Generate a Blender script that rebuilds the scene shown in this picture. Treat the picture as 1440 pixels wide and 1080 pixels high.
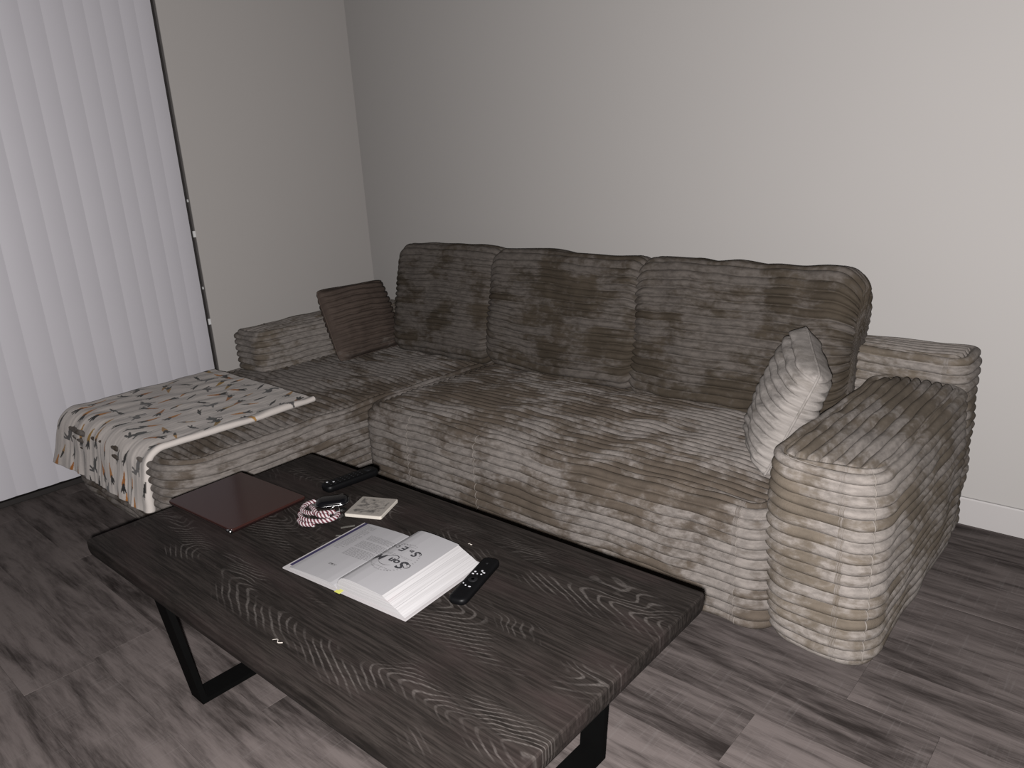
import bpy, math, random
import numpy as np
from mathutils import Matrix, Vector

# ------------------------------------------------------------------ camera, light, exposure
scene = bpy.context.scene
for o in list(bpy.data.objects):
    bpy.data.objects.remove(o, do_unlink=True)
COL = scene.collection

CAM = np.array([3.50643, -2.70999, 1.28305])
YAW, PITCH, ROLL, FPX = 0.74112, 0.29575, -0.0577, 1068.8
fwd = np.array([-math.sin(YAW) * math.cos(PITCH), math.cos(YAW) * math.cos(PITCH), -math.sin(PITCH)])
rgt = np.array([math.cos(YAW), math.sin(YAW), 0.0])
upv = np.cross(rgt, fwd)
r2 = math.cos(ROLL) * rgt + math.sin(ROLL) * upv
u2 = -math.sin(ROLL) * rgt + math.cos(ROLL) * upv
cam_data = bpy.data.cameras.new('camera')
cam = bpy.data.objects.new('camera', cam_data)
COL.objects.link(cam)
cam.matrix_world = Matrix(((r2[0], u2[0], -fwd[0], CAM[0]), (r2[1], u2[1], -fwd[1], CAM[1]),
                           (r2[2], u2[2], -fwd[2], CAM[2]), (0, 0, 0, 1)))
cam_data.sensor_width = 36.0
cam_data.lens = FPX / 1440 * 36
cam_data.clip_start = 0.02
scene.camera = cam

world = bpy.data.worlds.new('world')
scene.world = world
world.use_nodes = True
world.node_tree.nodes['Background'].inputs[0].default_value = (1.0, 0.97, 0.95, 1)
world.node_tree.nodes['Background'].inputs[1].default_value = 0.0006

flash_data = bpy.data.lights.new('flash', 'POINT')     # the phone's own flash, just below and left of its lens
flash_data.energy = 865
flash_data.color = (1.0, 0.970, 0.957)
flash_data.shadow_soft_size = 0.012
flash = bpy.data.objects.new('flash', flash_data)
COL.objects.link(flash)
flash.location = Vector(CAM - 0.018 * r2 - 0.030 * u2 - 0.02 * fwd)

scene.view_settings.view_transform = 'Standard'
scene.view_settings.look = 'None'
scene.view_settings.exposure = 0.0
scene.view_settings.gamma = 1.0
scene.view_settings.use_curve_mapping = False

rng = random.Random(7)
ALB = .40          # common reflectance scale: the photo's steep fall-off leaves little bounced light

# ------------------------------------------------------------------ helpers
ORG = {}


def put(o, origin, parent):
    ORG[o.name] = np.array(origin, float)
    base = ORG[parent.name] if parent is not None else np.zeros(3)
    o.location = Vector(np.array(origin, float) - base)
    if parent is not None:
        o.parent = parent
    COL.objects.link(o)


def obj(name, V, F, mat, parent=None, smooth=True, attrs=None, origin=None):
    V = np.asarray(V, float).reshape(-1, 3)
    if origin is None:
        lo, hi = V.min(0), V.max(0)
        origin = np.array([(lo[0] + hi[0]) / 2, (lo[1] + hi[1]) / 2, lo[2]])
    me = bpy.data.meshes.new(name)
    me.from_pydata((V - origin).tolist(), [], F)
    me.update()
    if smooth:
        me.polygons.foreach_set('use_smooth', [True] * len(me.polygons))
    if attrs:
        for k, v in attrs.items():
            v = np.asarray(v, float)
            if v.ndim == 1:
                a = me.attributes.new(k, 'FLOAT', 'POINT')
                a.data.foreach_set('value', v.astype(np.float32))
            else:
                a = me.attributes.new(k, 'FLOAT_COLOR', 'POINT')
                c4 = np.ones((len(v), 4), np.float32)
                c4[:, :3] = v
                a.data.foreach_set('color', c4.ravel())
    if mat is not None:
        me.materials.append(mat)
    o = bpy.data.objects.new(name, me)
    put(o, origin, parent)
    return o


def thing(name, loc, label, cat, group=None):
    o = bpy.data.objects.new(name, None)
    o.empty_display_size = 0.05
    put(o, loc, None)
    return tag(o, label, cat, group)


def tag(o, label, cat, group=None):
    o['label'] = label
    o['category'] = cat
    if group:
        o['group'] = group
    return o


def structure(o, label=None):
    o['kind'] = 'structure'
    if label:
        o['label'] = label
    return o


class MB:
    """collects simple solids into one mesh"""

    def __init__(self):
        self.V, self.F, self.n = [], [], 0

    def add(self, V, F):
        V = np.asarray(V, float).reshape(-1, 3)
        self.V.append(V)
        self.F += [tuple(i + self.n for i in f) for f in F]
        self.n += len(V)

    def box(self, x0, x1, y0, y1, z0, z1):
        V = [(x, y, z) for z in (z0, z1) for y in (y0, y1) for x in (x0, x1)]
        self.add(V, [(0, 2, 3, 1), (4, 5, 7, 6), (0, 1, 5, 4), (2, 6, 7, 3), (0, 4, 6, 2), (1, 3, 7, 5)])

    def tube(self, pts, r, k=8, closed=False):
        V, F = tube_geo(pts, r, k, closed)
        self.add(V, F)

    def build(self, name, mat, parent=None, smooth=False, **kw):
        return obj(name, np.concatenate(self.V), self.F, mat, parent, smooth, **kw)


def tube_geo(pts, r, k=8, closed=False):
    P = np.asarray(pts, float)
    n = len(P)
    if closed:
        T = np.roll(P, -1, 0) - np.roll(P, 1, 0)
    else:
        T = np.gradient(P, axis=0)
    T /= np.linalg.norm(T, axis=1)[:, None] + 1e-12
    ref = np.array([0, 0, 1.0])
    if abs(T[0] @ ref) > .9:
        ref = np.array([1.0, 0, 0])
    A = np.zeros_like(P)
    a = np.cross(T[0], ref)
    for i in range(n):
        a = a - (a @ T[i]) * T[i]
        a /= np.linalg.norm(a)
        A[i] = a
    B = np.cross(T, A)
    r = np.broadcast_to(np.asarray(r, float), (n,))
    th = np.linspace(0, 2 * math.pi, k, endpoint=False)
    V = (P[:, None, :] + r[:, None, None] * (np.cos(th)[None, :, None] * A[:, None, :] + np.sin(th)[None, :, None] * B[:, None, :])).reshape(-1, 3)
    F = []
    m = n if closed else n - 1
    for i in range(m):
        i2 = (i + 1) % n
        for j in range(k):
            j2 = (j + 1) % k
            F.append((i * k + j, i * k + j2, i2 * k + j2, i2 * k + j))
    if not closed:
        F.append(tuple(range(k))[::-1])
        F.append(tuple((n - 1) * k + j for j in range(k)))
    return V, F


def rrect(x0, x1, y0, y1, r, ne=(1, 1), kc=6):
    """closed rounded rectangle, counter-clockwise; fixed point count. returns points, normals"""
    P, N = [], []
    cs = [((x1 - r, y0 + r), -90), ((x1 - r, y1 - r), 0), ((x0 + r, y1 - r), 90), ((x0 + r, y0 + r), 180)]
    for q, ((cx, cy), a0) in enumerate(cs):
        for i in range(kc + 1):
            a = math.radians(a0 + 90 * i / kc)
            P.append((cx + r * math.cos(a), cy + r * math.sin(a)))
            N.append((math.cos(a), math.sin(a)))
        (nx, ny), b0 = cs[(q + 1) % 4]
        a = math.radians(b0)
        e = (nx + r * math.cos(a), ny + r * math.sin(a))
        n = ne[1] if q in (0, 2) else ne[0]
        for i in range(1, n):
            t = i / n
            P.append((P[(q and 0) or 0][0], 0)) if False else P.append((cs[q][0][0] + r * math.cos(math.radians(a0 + 90)) + (e[0] - cs[q][0][0] - r * math.cos(math.radians(a0 + 90))) * t,
                      cs[q][0][1] + r * math.sin(math.radians(a0 + 90)) + (e[1] - cs[q][0][1] - r * math.sin(math.radians(a0 + 90))) * t))
            N.append((math.cos(a), math.sin(a)))
    return np.array(P), np.array(N)


def ring_solid(rings):
    """rings: list of (n,3) arrays; capped at both ends"""
    n = len(rings[0])
    V = np.concatenate(rings)
    F = []
    for i in range(len(rings) - 1):
        for j in range(n):
            j2 = (j + 1) % n
            F.append((i * n + j, i * n + j2, (i + 1) * n + j2, (i + 1) * n + j))
    F.append(tuple(range(n))[::-1])
    F.append(tuple((len(rings) - 1) * n + j for j in range(n)))
    return V, F


def slab(x0, x1, y0, y1, r, prof, kc=6):
    """prof: list of (inset, z)"""
    rings = []
    for ins, z in prof:
        P, _ = rrect(x0 + ins, x1 - ins, y0 + ins, y1 - ins, max(r - ins, .0008), (1, 1), kc)
        rings.append(np.c_[P, np.full(len(P), z)])
    return ring_solid(rings)


def rot2(V, ang, c):
    V = np.array(V, float)
    ca, sa = math.cos(ang), math.sin(ang)
    d = V[:, :2] - np.array(c[:2])
    V[:, 0] = c[0] + ca * d[:, 0] - sa * d[:, 1]
    V[:, 1] = c[1] + sa * d[:, 0] + ca * d[:, 1]
    return V


def sn(P, seed, freq, n=7):
    """smooth pseudo noise, about -1..1"""
    r = np.random.RandomState(seed)
    P = np.asarray(P, float)
    out = np.zeros(len(P))
    for _ in range(n):
        d = r.normal(size=P.shape[1])
        d /= np.linalg.norm(d)
        out += np.sin(P @ d * freq * 2 * math.pi * r.uniform(.6, 1.5) + r.uniform(0, 6.28))
    return out / (n * .55)


# ------------------------------------------------------------------ materials
def mat_new(name):
    m = bpy.data.materials.new(name)
    m.use_nodes = True
    nt = m.node_tree
    b = nt.nodes['Principled BSDF']
    return m, nt, b


class G:
    """tiny node graph helper"""

    def __init__(self, nt):
        self.nt = nt

    def n(self, typ, **kw):
        nd = self.nt.nodes.new(typ)
        for k, v in kw.items():
            setattr(nd, k, v)
        return nd

    def link(self, a, b):
        self.nt.links.new(a, b)

    def setin(self, sock, v):
        if isinstance(v, (int, float)):
            sock.default_value = v
        elif isinstance(v, tuple):
            sock.default_value = v if len(v) == len(sock.default_value) else (*v, 1)
        else:
            self.link(v, sock)

    def math(self, op, a, b=0.0, c=None, clamp=False):
        nd = self.n('ShaderNodeMath', operation=op, use_clamp=clamp)
        self.setin(nd.inputs[0], a)
        self.setin(nd.inputs[1], b)
        if c is not None:
            self.setin(nd.inputs[2], c)
        return nd.outputs[0]

    def sstep(self, x, lo, hi):
        nd = self.n('ShaderNodeMapRange', interpolation_type='SMOOTHSTEP')
        self.setin(nd.inputs[0], x)
        nd.inputs[1].default_value = lo
        nd.inputs[2].default_value = hi
        return nd.outputs[0]

    def noise(self, vec, scale, detail=3.0, rough=.55, dist=0.0):
        nd = self.n('ShaderNodeTexNoise')
        if vec is not None:
            self.link(vec, nd.inputs['Vector'])
        nd.inputs['Scale'].default_value = scale
        nd.inputs['Detail'].default_value = detail
        nd.inputs['Roughness'].default_value = rough
        nd.inputs['Distortion'].default_value = dist
        return nd.outputs[0]

    def mapping(self, vec, scale=(1, 1, 1), loc=(0, 0, 0)):
        nd = self.n('ShaderNodeMapping')
        self.link(vec, nd.inputs[0])
        nd.inputs['Scale'].default_value = scale
        nd.inputs['Location'].default_value = loc
        return nd.outputs[0]

    def comb(self, x, y, z):
        nd = self.n('ShaderNodeCombineXYZ')
        for i, v in enumerate((x, y, z)):
            self.setin(nd.inputs[i], v)
        return nd.outputs[0]

    def sep(self, v):
        nd = self.n('ShaderNodeSeparateXYZ')
        self.link(v, nd.inputs[0])
        return nd.outputs

    def mix(self, f, a, b):
        nd = self.n('ShaderNodeMix', data_type='RGBA')
        a, b = (tuple(c * ALB for c in q) if isinstance(q, tuple) else q for q in (a, b))
        self.setin(nd.inputs[0], f)
        self.setin(nd.inputs[6], a)
        self.setin(nd.inputs[7], b)
        return nd.outputs[2]

    def bump(self, h, strength, dist, bsdf):
        nd = self.n('ShaderNodeBump')
        nd.inputs['Strength'].default_value = strength
        nd.inputs['Distance'].default_value = dist
        self.link(h, nd.inputs['Height'])
        self.link(nd.outputs[0], bsdf.inputs['Normal'])

    def obj_coord(self):
        return self.n('ShaderNodeTexCoord').outputs['Object']

    def pos(self):
        return self.n('ShaderNodeNewGeometry').outputs['Position']

    def attr(self, name):
        return self.n('ShaderNodeAttribute', attribute_name=name)


def simple(name, col, rough=.5, metal=0.0, spec=.5, noise_amt=0.0, noise_scale=30, bump=0.0):
    m, nt, b = mat_new(name)
    b.inputs['Roughness'].default_value = rough
    b.inputs['Metallic'].default_value = metal
    b.inputs['Specular IOR Level'].default_value = spec * (1 if metal > .5 else .45)
    g = G(nt)
    f = g.noise(g.pos(), noise_scale, 3)
    lo = tuple(c * (1 - noise_amt) for c in col)
    hi = tuple(min(1, c * (1 + noise_amt)) for c in col)
    g.link(g.mix(f, lo, hi), b.inputs['Base Color'])
    if bump:
        g.bump(f, bump, .002, b)
    return m


def velvet(name, brown, light, seed, bias=0.0):
    m, nt, b = mat_new(name)
    g = G(nt)
    P = g.mapping(g.pos(), loc=(seed * 3.1, seed * 1.7, seed))
    rib = g.attr('rib').outputs['Fac']
    along = g.attr('along').outputs['Fac']
    ribid = g.math('FLOOR', rib)
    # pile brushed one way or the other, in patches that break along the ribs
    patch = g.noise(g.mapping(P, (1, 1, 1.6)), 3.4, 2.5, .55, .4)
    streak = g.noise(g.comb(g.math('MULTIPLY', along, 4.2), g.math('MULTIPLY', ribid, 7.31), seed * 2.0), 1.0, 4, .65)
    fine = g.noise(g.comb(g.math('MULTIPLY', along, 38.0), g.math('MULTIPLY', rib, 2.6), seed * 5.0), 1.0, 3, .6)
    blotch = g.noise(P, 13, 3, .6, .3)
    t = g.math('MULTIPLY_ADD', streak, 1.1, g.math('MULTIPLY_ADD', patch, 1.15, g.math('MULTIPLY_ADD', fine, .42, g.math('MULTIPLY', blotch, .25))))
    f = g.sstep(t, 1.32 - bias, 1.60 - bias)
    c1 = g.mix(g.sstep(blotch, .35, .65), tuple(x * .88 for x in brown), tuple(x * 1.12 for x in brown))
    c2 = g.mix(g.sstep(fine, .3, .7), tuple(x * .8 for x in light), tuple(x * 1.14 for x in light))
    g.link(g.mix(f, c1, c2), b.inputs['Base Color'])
    b.inputs['Roughness'].default_value = .85
    b.inputs['Specular IOR Level'].default_value = .05
    h = g.math('ADD', g.math('MULTIPLY', fine, .7), g.math('MULTIPLY', g.noise(P, 260, 2), .5))
    g.bump(h, .45, .0035, b)
    return m


M = {}
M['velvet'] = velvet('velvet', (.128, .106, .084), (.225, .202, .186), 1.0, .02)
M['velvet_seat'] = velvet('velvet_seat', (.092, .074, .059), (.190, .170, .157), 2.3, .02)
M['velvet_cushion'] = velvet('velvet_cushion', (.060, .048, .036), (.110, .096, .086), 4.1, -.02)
M['velvet_pillow_light'] = velvet('velvet_pillow_light', (.175, .157, .142), (.265, .243, .228), 6.2, .2)
M['velvet_pillow_brown'] = velvet('velvet_pillow_brown', (.082, .062, .052), (.135, .115, .102), 8.3, -.25)
M['seam'] = simple('seam_cord', (.22, .195, .175), .8, noise_amt=.15)

M['wall'] = simple('wall_paint', (.435, .418, .405), .75, spec=.2, noise_amt=.012, noise_scale=3, bump=.02)
M['wall_left'] = simple('wall_paint_left', (.44, .418, .402), .7, spec=.25, noise_amt=.012, noise_scale=3, bump=.02)
M['trim'] = simple('trim_paint', (.46, .44, .435), .55, noise_amt=.01)
M['vane'] = simple('vane_vinyl', (.525, .51, .545), .55, spec=.3, noise_amt=.015, noise_scale=8)
M['rail'] = simple('rail_white', (.7, .7, .7), .5, noise_amt=.01)
M['bronze'] = simple('dark_bronze', (.035, .031, .03), .45, metal=.3, noise_amt=.15)
M['bronze_light'] = simple('bronze_strip', (.10, .092, .09), .5, metal=.2, noise_amt=.15)
M['gap'] = simple('floor_gap', (.012, .011, .011), .9, noise_amt=.1)
M['chrome'] = simple('chrome', (.75, .75, .76), .2, metal=1.0, noise_amt=.05)
M['black_metal'] = simple('black_powder_coat', (.0022, .0022, .0022), .6, spec=.06, noise_amt=.2)
M['black_plastic'] = simple('black_plastic', (.0026, .0026, .003), .45, spec=.12, noise_amt=.2)
M['gloss_black'] = simple('gloss_black', (.004, .004, .005), .12, noise_amt=.1)
M['button_grey'] = simple('button_legend', (.32, .32, .34), .5, noise_amt=.1)
M['button_dark'] = simple('button_dark', (.008, .008, .009), .55, spec=.1, noise_amt=.1)
M['lid'] = simple('laptop_lid', (.028, .0115, .0098), .13, metal=.0, noise_amt=.06, noise_scale=60)
M['laptop_base'] = simple('laptop_base', (.016, .007, .007), .3, metal=.3, noise_amt=.08)
M['cork'] = simple('coaster_edge', (.40, .37, .33), .8, noise_amt=.08, noise_scale=120)
M['maroon'] = simple('maroon_cord', (.07, .008, .016), .75, noise_amt=.2, noise_scale=200)
M['white_cord'] = simple('white_cord', (.38, .345, .355), .75, noise_amt=.1, noise_scale=200)
M['key_steel'] = simple('key_steel', (.68, .67, .66), .28, metal=1.0, noise_amt=.1)
M['paper'] = simple('paper', (.262, .257, .267), .75, spec=.2, noise_amt=.015, noise_scale=20)
M['navy'] = simple('navy_cover', (.022, .018, .055), .5, noise_amt=.1)
M['cover'] = simple('book_cover', (.33, .315, .32), .6, noise_amt=.05)
M['ink'] = simple('ink', (.018, .018, .022), .7, noise_amt=.1)
M['ink_grey'] = simple('ink_grey', (.08, .078, .08), .8, noise_amt=.1)
M['ink_pale'] = simple('ink_pale', (.145, .142, .148), .8, noise_amt=.1)
M['flag_yellow'] = simple('flag_yellow', (.42, .42, .10), .6, noise_amt=.05)
M['flag_clear'] = simple('flag_pale', (.10, .095, .085), .5, noise_amt=.1)
M['scrap'] = simple('scrap', (.36, .33, .30), .8, noise_amt=.1)


def page_edges():
    m, nt, b = mat_new('page_edges')
    g = G(nt)
    s = g.sep(g.pos())
    lines = g.noise(g.comb(g.math('MULTIPLY', s[0], 4.0), g.math('MULTIPLY', s[1], 4.0), g.math('MULTIPLY', s[2], 900.0)), 1.0, 2)
    blush = g.noise(g.comb(g.math('MULTIPLY', s[0], 3.0), g.math('MULTIPLY', s[1], 3.0), g.math('MULTIPLY', s[2], 90.0)), 1.0, 2)
    c = g.mix(g.sstep(lines, .3, .7), (.262, .255, .259), (.320, .312, .317))
    c = g.mix(g.math('MULTIPLY', g.sstep(blush, .52, .7), .5), c, (.33, .28, .29))
    g.link(c, b.inputs['Base Color'])
    b.inputs['Roughness'].default_value = .8
    g.bump(lines, .3, .001, b)
    return m


M['page_edges'] = page_edges()


def floor_mat():
    m, nt, b = mat_new('grey_oak_plank')
    g = G(nt)
    rnd = g.n('ShaderNodeObjectInfo').outputs['Random']
    P = g.pos()
    s = g.sep(P)
    off = g.math('MULTIPLY', rnd, 37.0)
    v = g.comb(g.math('ADD', s[0], off), g.math('MULTIPLY', s[1], 1.0), off)
    big = g.noise(g.mapping(v, (1.9, 11.0, 1.0)), 1.0, 4, .6, .6)
    mid = g.noise(g.mapping(v, (5.0, 42.0, 1.0)), 1.0, 5, .65, .4)
    fine = g.noise(g.mapping(v, (26.0, 280.0, 1.0)), 1.0, 3, .6)
    saw = g.noise(g.mapping(v, (150.0, 7.0, 1.0)), 1.0, 2, .5)
    t = g.math('MULTIPLY_ADD', big, 1.0, g.math('MULTIPLY_ADD', mid, .75, g.math('MULTIPLY', fine, .22)))
    t = g.math('ADD', t, g.math('MULTIPLY', rnd, .16))
    f = g.sstep(t, .74, 1.32)
    c = g.mix(f, (.024, .0196, .0184), (.146, .124, .119))
    c = g.mix(g.math('MULTIPLY', g.sstep(saw, .58, .72), g.math('MULTIPLY', g.sstep(big, .35, .55), .18)), c, (.19, .175, .17))
    g.link(c, b.inputs['Base Color'])
    b.inputs['Roughness'].default_value = .75
    b.inputs['Specular IOR Level'].default_value = .03
    g.bump(g.math('ADD', fine, g.math('MULTIPLY', mid, .6)), .25, .0012, b)
    return m


M['floor'] = floor_mat()
M['subfloor'] = simple('subfloor', (.03, .027, .026), .9, noise_amt=.1)


def table_mat(x0, y0):
    m, nt, b = mat_new('dark_cerused_oak')
    g = G(nt)
    s = g.sep(g.mapping(g.pos(), loc=(-x0, -y0, 0)))
    wob = g.noise(g.comb(g.math('MULTIPLY', s[0], 2.2), g.math('MULTIPLY', s[1], 6.0), 0.0), 1.0, 3, .5)
    wob2 = g.noise(g.comb(g.math('MULTIPLY', s[0], 14.0), g.math('MULTIPLY', s[1], 30.0), 3.0), 1.0, 2, .5)
    # three cathedral figures across the width of the top
    k = 1 / .215
    yy = g.math('MULTIPLY', g.math('ADD', s[1], g.math('MULTIPLY', g.math('SUBTRACT', wob, .5), .10)), k)
    cell = g.math('FLOOR', yy)
    yl = g.math('MULTIPLY', g.math('SUBTRACT', g.math('SUBTRACT', yy, cell), .5), .215)
    hyp = g.math('SQRT', g.math('ADD', g.math('MULTIPLY', yl, yl), .00018))
    flip = g.math('MULTIPLY_ADD', g.math('ABSOLUTE', g.math('MODULO', cell, 2.0)), -2.0, 1.0)
    r = g.math('ADD', hyp, g.math('MULTIPLY', g.math('MULTIPLY', g.math('ADD', s[0], g.math('MULTIPLY', cell, .37)), flip), .42))
    r = g.math('ADD', r, g.math('MULTIPLY', wob, .16))
    r = g.math('ADD', r, g.math('MULTIPLY', wob2, .006))
    ph = g.math('FRACT', g.math('MULTIPLY', r, 78.0))
    line = g.math('SUBTRACT', 1.0, g.sstep(g.math('ABSOLUTE', g.math('SUBTRACT', ph, .5)), .06, .20))
    # rings show only in islands
    isl = g.sstep(g.noise(g.comb(g.math('MULTIPLY', s[0], 4.5), g.math('MULTIPLY', s[1], 11.0), 9.0), 1.0, 2, .5), .47, .60)
    near = g.math('SUBTRACT', 1.0, g.sstep(g.math('ABSOLUTE', yl), .045, .085))
    pore = g.sstep(g.noise(g.comb(g.math('MULTIPLY', s[0], 90.0), g.math('MULTIPLY', s[1], 330.0), 5.0), 1.0, 2, .5), .35, .6)
    line = g.math('MULTIPLY', g.math('MULTIPLY', line, isl), g.math('MULTIPLY', near, g.math('MULTIPLY_ADD', pore, .6, .4)))
    fib = g.noise(g.comb(g.math('MULTIPLY', s[0], 10.0), g.math('MULTIPLY', s[1], 210.0), g.math('MULTIPLY', s[2], 60.0)), 1.0, 4, .65)
    tone = g.noise(g.comb(g.math('MULTIPLY', s[0], 3.0), g.math('MULTIPLY', s[1], 8.0), 1.0), 1.0, 3, .55)
    c = g.mix(g.sstep(fib, .32, .72), (.0085, .0070, .0062), (.026, .0215, .0195))
    c = g.mix(g.math('MULTIPLY', g.sstep(tone, .45, .7), .45), c, (.034, .0235, .023))
    c = g.mix(g.math('MULTIPLY', line, .55), c, (.105, .094, .088))
    g.link(c, b.inputs['Base Color'])
    b.inputs['Roughness'].default_value = .6
    b.inputs['Specular IOR Level'].default_value = .05
    g.bump(g.math('ADD', fib, g.math('MULTIPLY', line, -.6)), .25, .001, b)
    return m


# ------------------------------------------------------------------ room shell
XE, YE, HC = 5.0, -4.0, 2.6
mb = MB()
mb.box(-.16, XE, YE, .15, -.12, -.006)
floor = structure(mb.build('floor', M['subfloor'], origin=(0, 0, -.12)))
PW, PL = .18, 1.22
plank_mesh = {}


def plank(xa, xb, ya, yb):
    xa, xb = max(xa, 0.0), min(xb, XE)
    if xb - xa < .04:
        return
    key = (round(xb - xa, 3), round(yb - ya, 3))
    lx, ly = key
    if key not in plank_mesh:
        V, F = slab(.0001, lx - .0001, .0001, ly - .0001, .0006, [(0, -.006), (0, -.0006), (.0005, 0)], 1)
        me = bpy.data.meshes.new('plank')
        me.from_pydata(V.tolist(), [], F)
        me.materials.append(M['floor'])
        plank_mesh[key] = me
    o = bpy.data.objects.new('plank', plank_mesh[key])
    put(o, (xa, ya, 0.0), floor)


row_off = {0: 3.25, 1: 2.904, -1: 3.05}
for k in range(-7, 17):
    yb = -1.10 - PW * k
    ya = yb - PW
    if ya > .0 or yb < YE:
        continue
    yb = min(yb, 0.0)
    off = row_off.get(k, (k * .437 + .21 * ((k * 7) % 3)) % PL)
    x = (off % PL) - PL
    while x < XE:
        plank(x, x + PL, ya, yb)
        x += PL

mb = MB()
mb.box(-.16, XE, 0, .15, -.006, HC)
structure(mb.build('wall_back', M['wall']))
DY0, DY1, DH = -1.004, -3.30, 2.32          # sliding door opening in the left wall
mb = MB()
mb.box(-.16, 0, DY0, 0, -.006, HC)
mb.box(-.16, 0, YE, DY1, -.006, HC)
mb.box(-.16, 0, DY1, DY0, DH, HC)
structure(mb.build('wall_left', M['wall_left']))
V, F = slab(.0, XE, -.013, 0, .0008, [(0, 0), (0, .0915), (.003, .096)], 1)
structure(obj('baseboard_back', V, F, M['trim'], smooth=False))
V, F = slab(.0, .013, DY0 + .002, -.0135, .0008, [(0, 0), (0, .0915), (.003, .096)], 1)
structure(obj('baseboard_left', V, F, M['trim'], smooth=False))

# sliding glass door behind the blinds
win = bpy.data.objects.new('window_1', None)
put(win, (-.07, (DY0 + DY1) / 2, 0), None)
structure(win, 'dark bronze framed sliding glass door behind the vertical blinds')
mb = MB()
mb.box(-.13, -.012, DY0 - .026, DY0 - .0005, 0, DH)
mb.box(-.13, -.012, DY1 + .0005, DY1 + .03, 0, DH)
mb.box(-.13, -.012, DY1 + .03, DY0 - .026, DH - .04, DH - .0005)
mb.box(-.13, -.003, DY1 + .03, DY0 - .026, .0005, .022)
fr = mb.build('door_frame', M['bronze'], win)
mb = MB()
mb.box(-.012, -.004, DY0 - .0085, DY0 - .0008, 0, DH)
mb.build('weather_strip', M['bronze_light'], win)
for z in (.985, .568, .74, 1.145):
    mb = MB()
    w = .012 if z in (.985, .568) else .005
    mb.box(-.004, .0022, DY0 - .013, DY0 - .013 + w, z, z + (.028 if w > .01 else .012))
    mb.build('strike_plate', M['rail'], win)
for a, b_ in ((DY0 - .026, -2.15), (-2.15, DY1 + .03)):
    mb = MB()
    mb.box(-.085, -.079, b_ + .04, a - .04, .07, DH - .09)
    gm = mb.build('glass_pane', M['gloss_black'], win)
mb = MB()
mb.box(-.10, -.06, -2.19, -2.11, .022, DH - .04)
mb.build('meeting_stile', M['bronze'], win)

# vertical blinds: every vane its own piece
blinds = thing('vertical_blinds', (.0, -2.1, .03), 'white vertical blinds with overlapping vanes closed over the sliding door', 'blinds')
mb = MB()
mb.box(-.03, .03, DY1 + .01, DY0 - .028, DH - .06, DH - .002)
mb.build('headrail', M['rail'], blinds)
edges = [-1.029, -1.092, -1.160, -1.235, -1.303, -1.380, -1.467, -1.545, -1.622, -1.704, -1.798, -1.881]
while edges[-1] > -3.2:
    edges.append(edges[-1] - .0785)
vw = .096
vane_me = None
for i in range(len(edges)):
    right = edges[i]
    o = None
    if vane_me is None:
        n = 9
        pts = []
        for j in range(n):
            t = j / (n - 1)
            yy = -t * vw
            xx = .0048 * (1 - (2 * t - 1) ** 2) - .0014 * (t - .5) * 2
            pts.append((xx, yy))
        V, F = [], []
        zt_ = DH - .06 - .034
        for dx, rev in ((0.0, False), (-.0007, True)):
            b0 = len(V)
            for z in (0, zt_):
                V += [(a + dx, b_, z) for (a, b_) in pts]
            for j in range(n - 1):
                f = (b0 + j, b0 + n + j, b0 + n + j + 1, b0 + j + 1)
                F.append(f[::-1] if rev else f)
        for j in (0, n - 1):
            b0 = len(V)
            V += [(pts[j][0] + dx, pts[j][1], z) for z in (0, zt_) for dx in (0, -.0007)]
            F.append((b0, b0 + 1, b0 + 3, b0 + 2))
        vane_me = bpy.data.meshes.new('vane')
        vane_me.from_pydata(V, [], F)
        vane_me.polygons.foreach_set('use_smooth', [True] * len(vane_me.polygons))
        vane_me.materials.append(M['vane'])
    o = bpy.data.objects.new('vane', vane_me)
    put(o, (.004, right, .034), blinds)
    o.rotation_euler.z = math.radians(rng.uniform(-.8, .8))

# ------------------------------------------------------------------ sofa
PITCH_R, AMP = .0300, .0190


def ribf(t):
    f = t - np.floor(t)
    return np.sqrt(np.clip(1 - np.abs(2 * f - 1) ** 2.1, 0, 1))


def soften(V, seed, amp):
    D = np.c_[sn(V, seed, 1.6), sn(V, seed + 1, 1.6), sn(V, seed + 2, 1.4)]
    D2 = np.c_[sn(V, seed + 3, 4.5), sn(V, seed + 4, 4.5), sn(V, seed + 5, 4.5)]
    W = np.clip(V[:, 2] / .06, 0, 1)
    out = V.copy()
    out += (D * amp + D2 * amp * .3) * np.c_[np.ones(len(V)), np.ones(len(V)), W]
    return out


SIDE = {}


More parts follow.
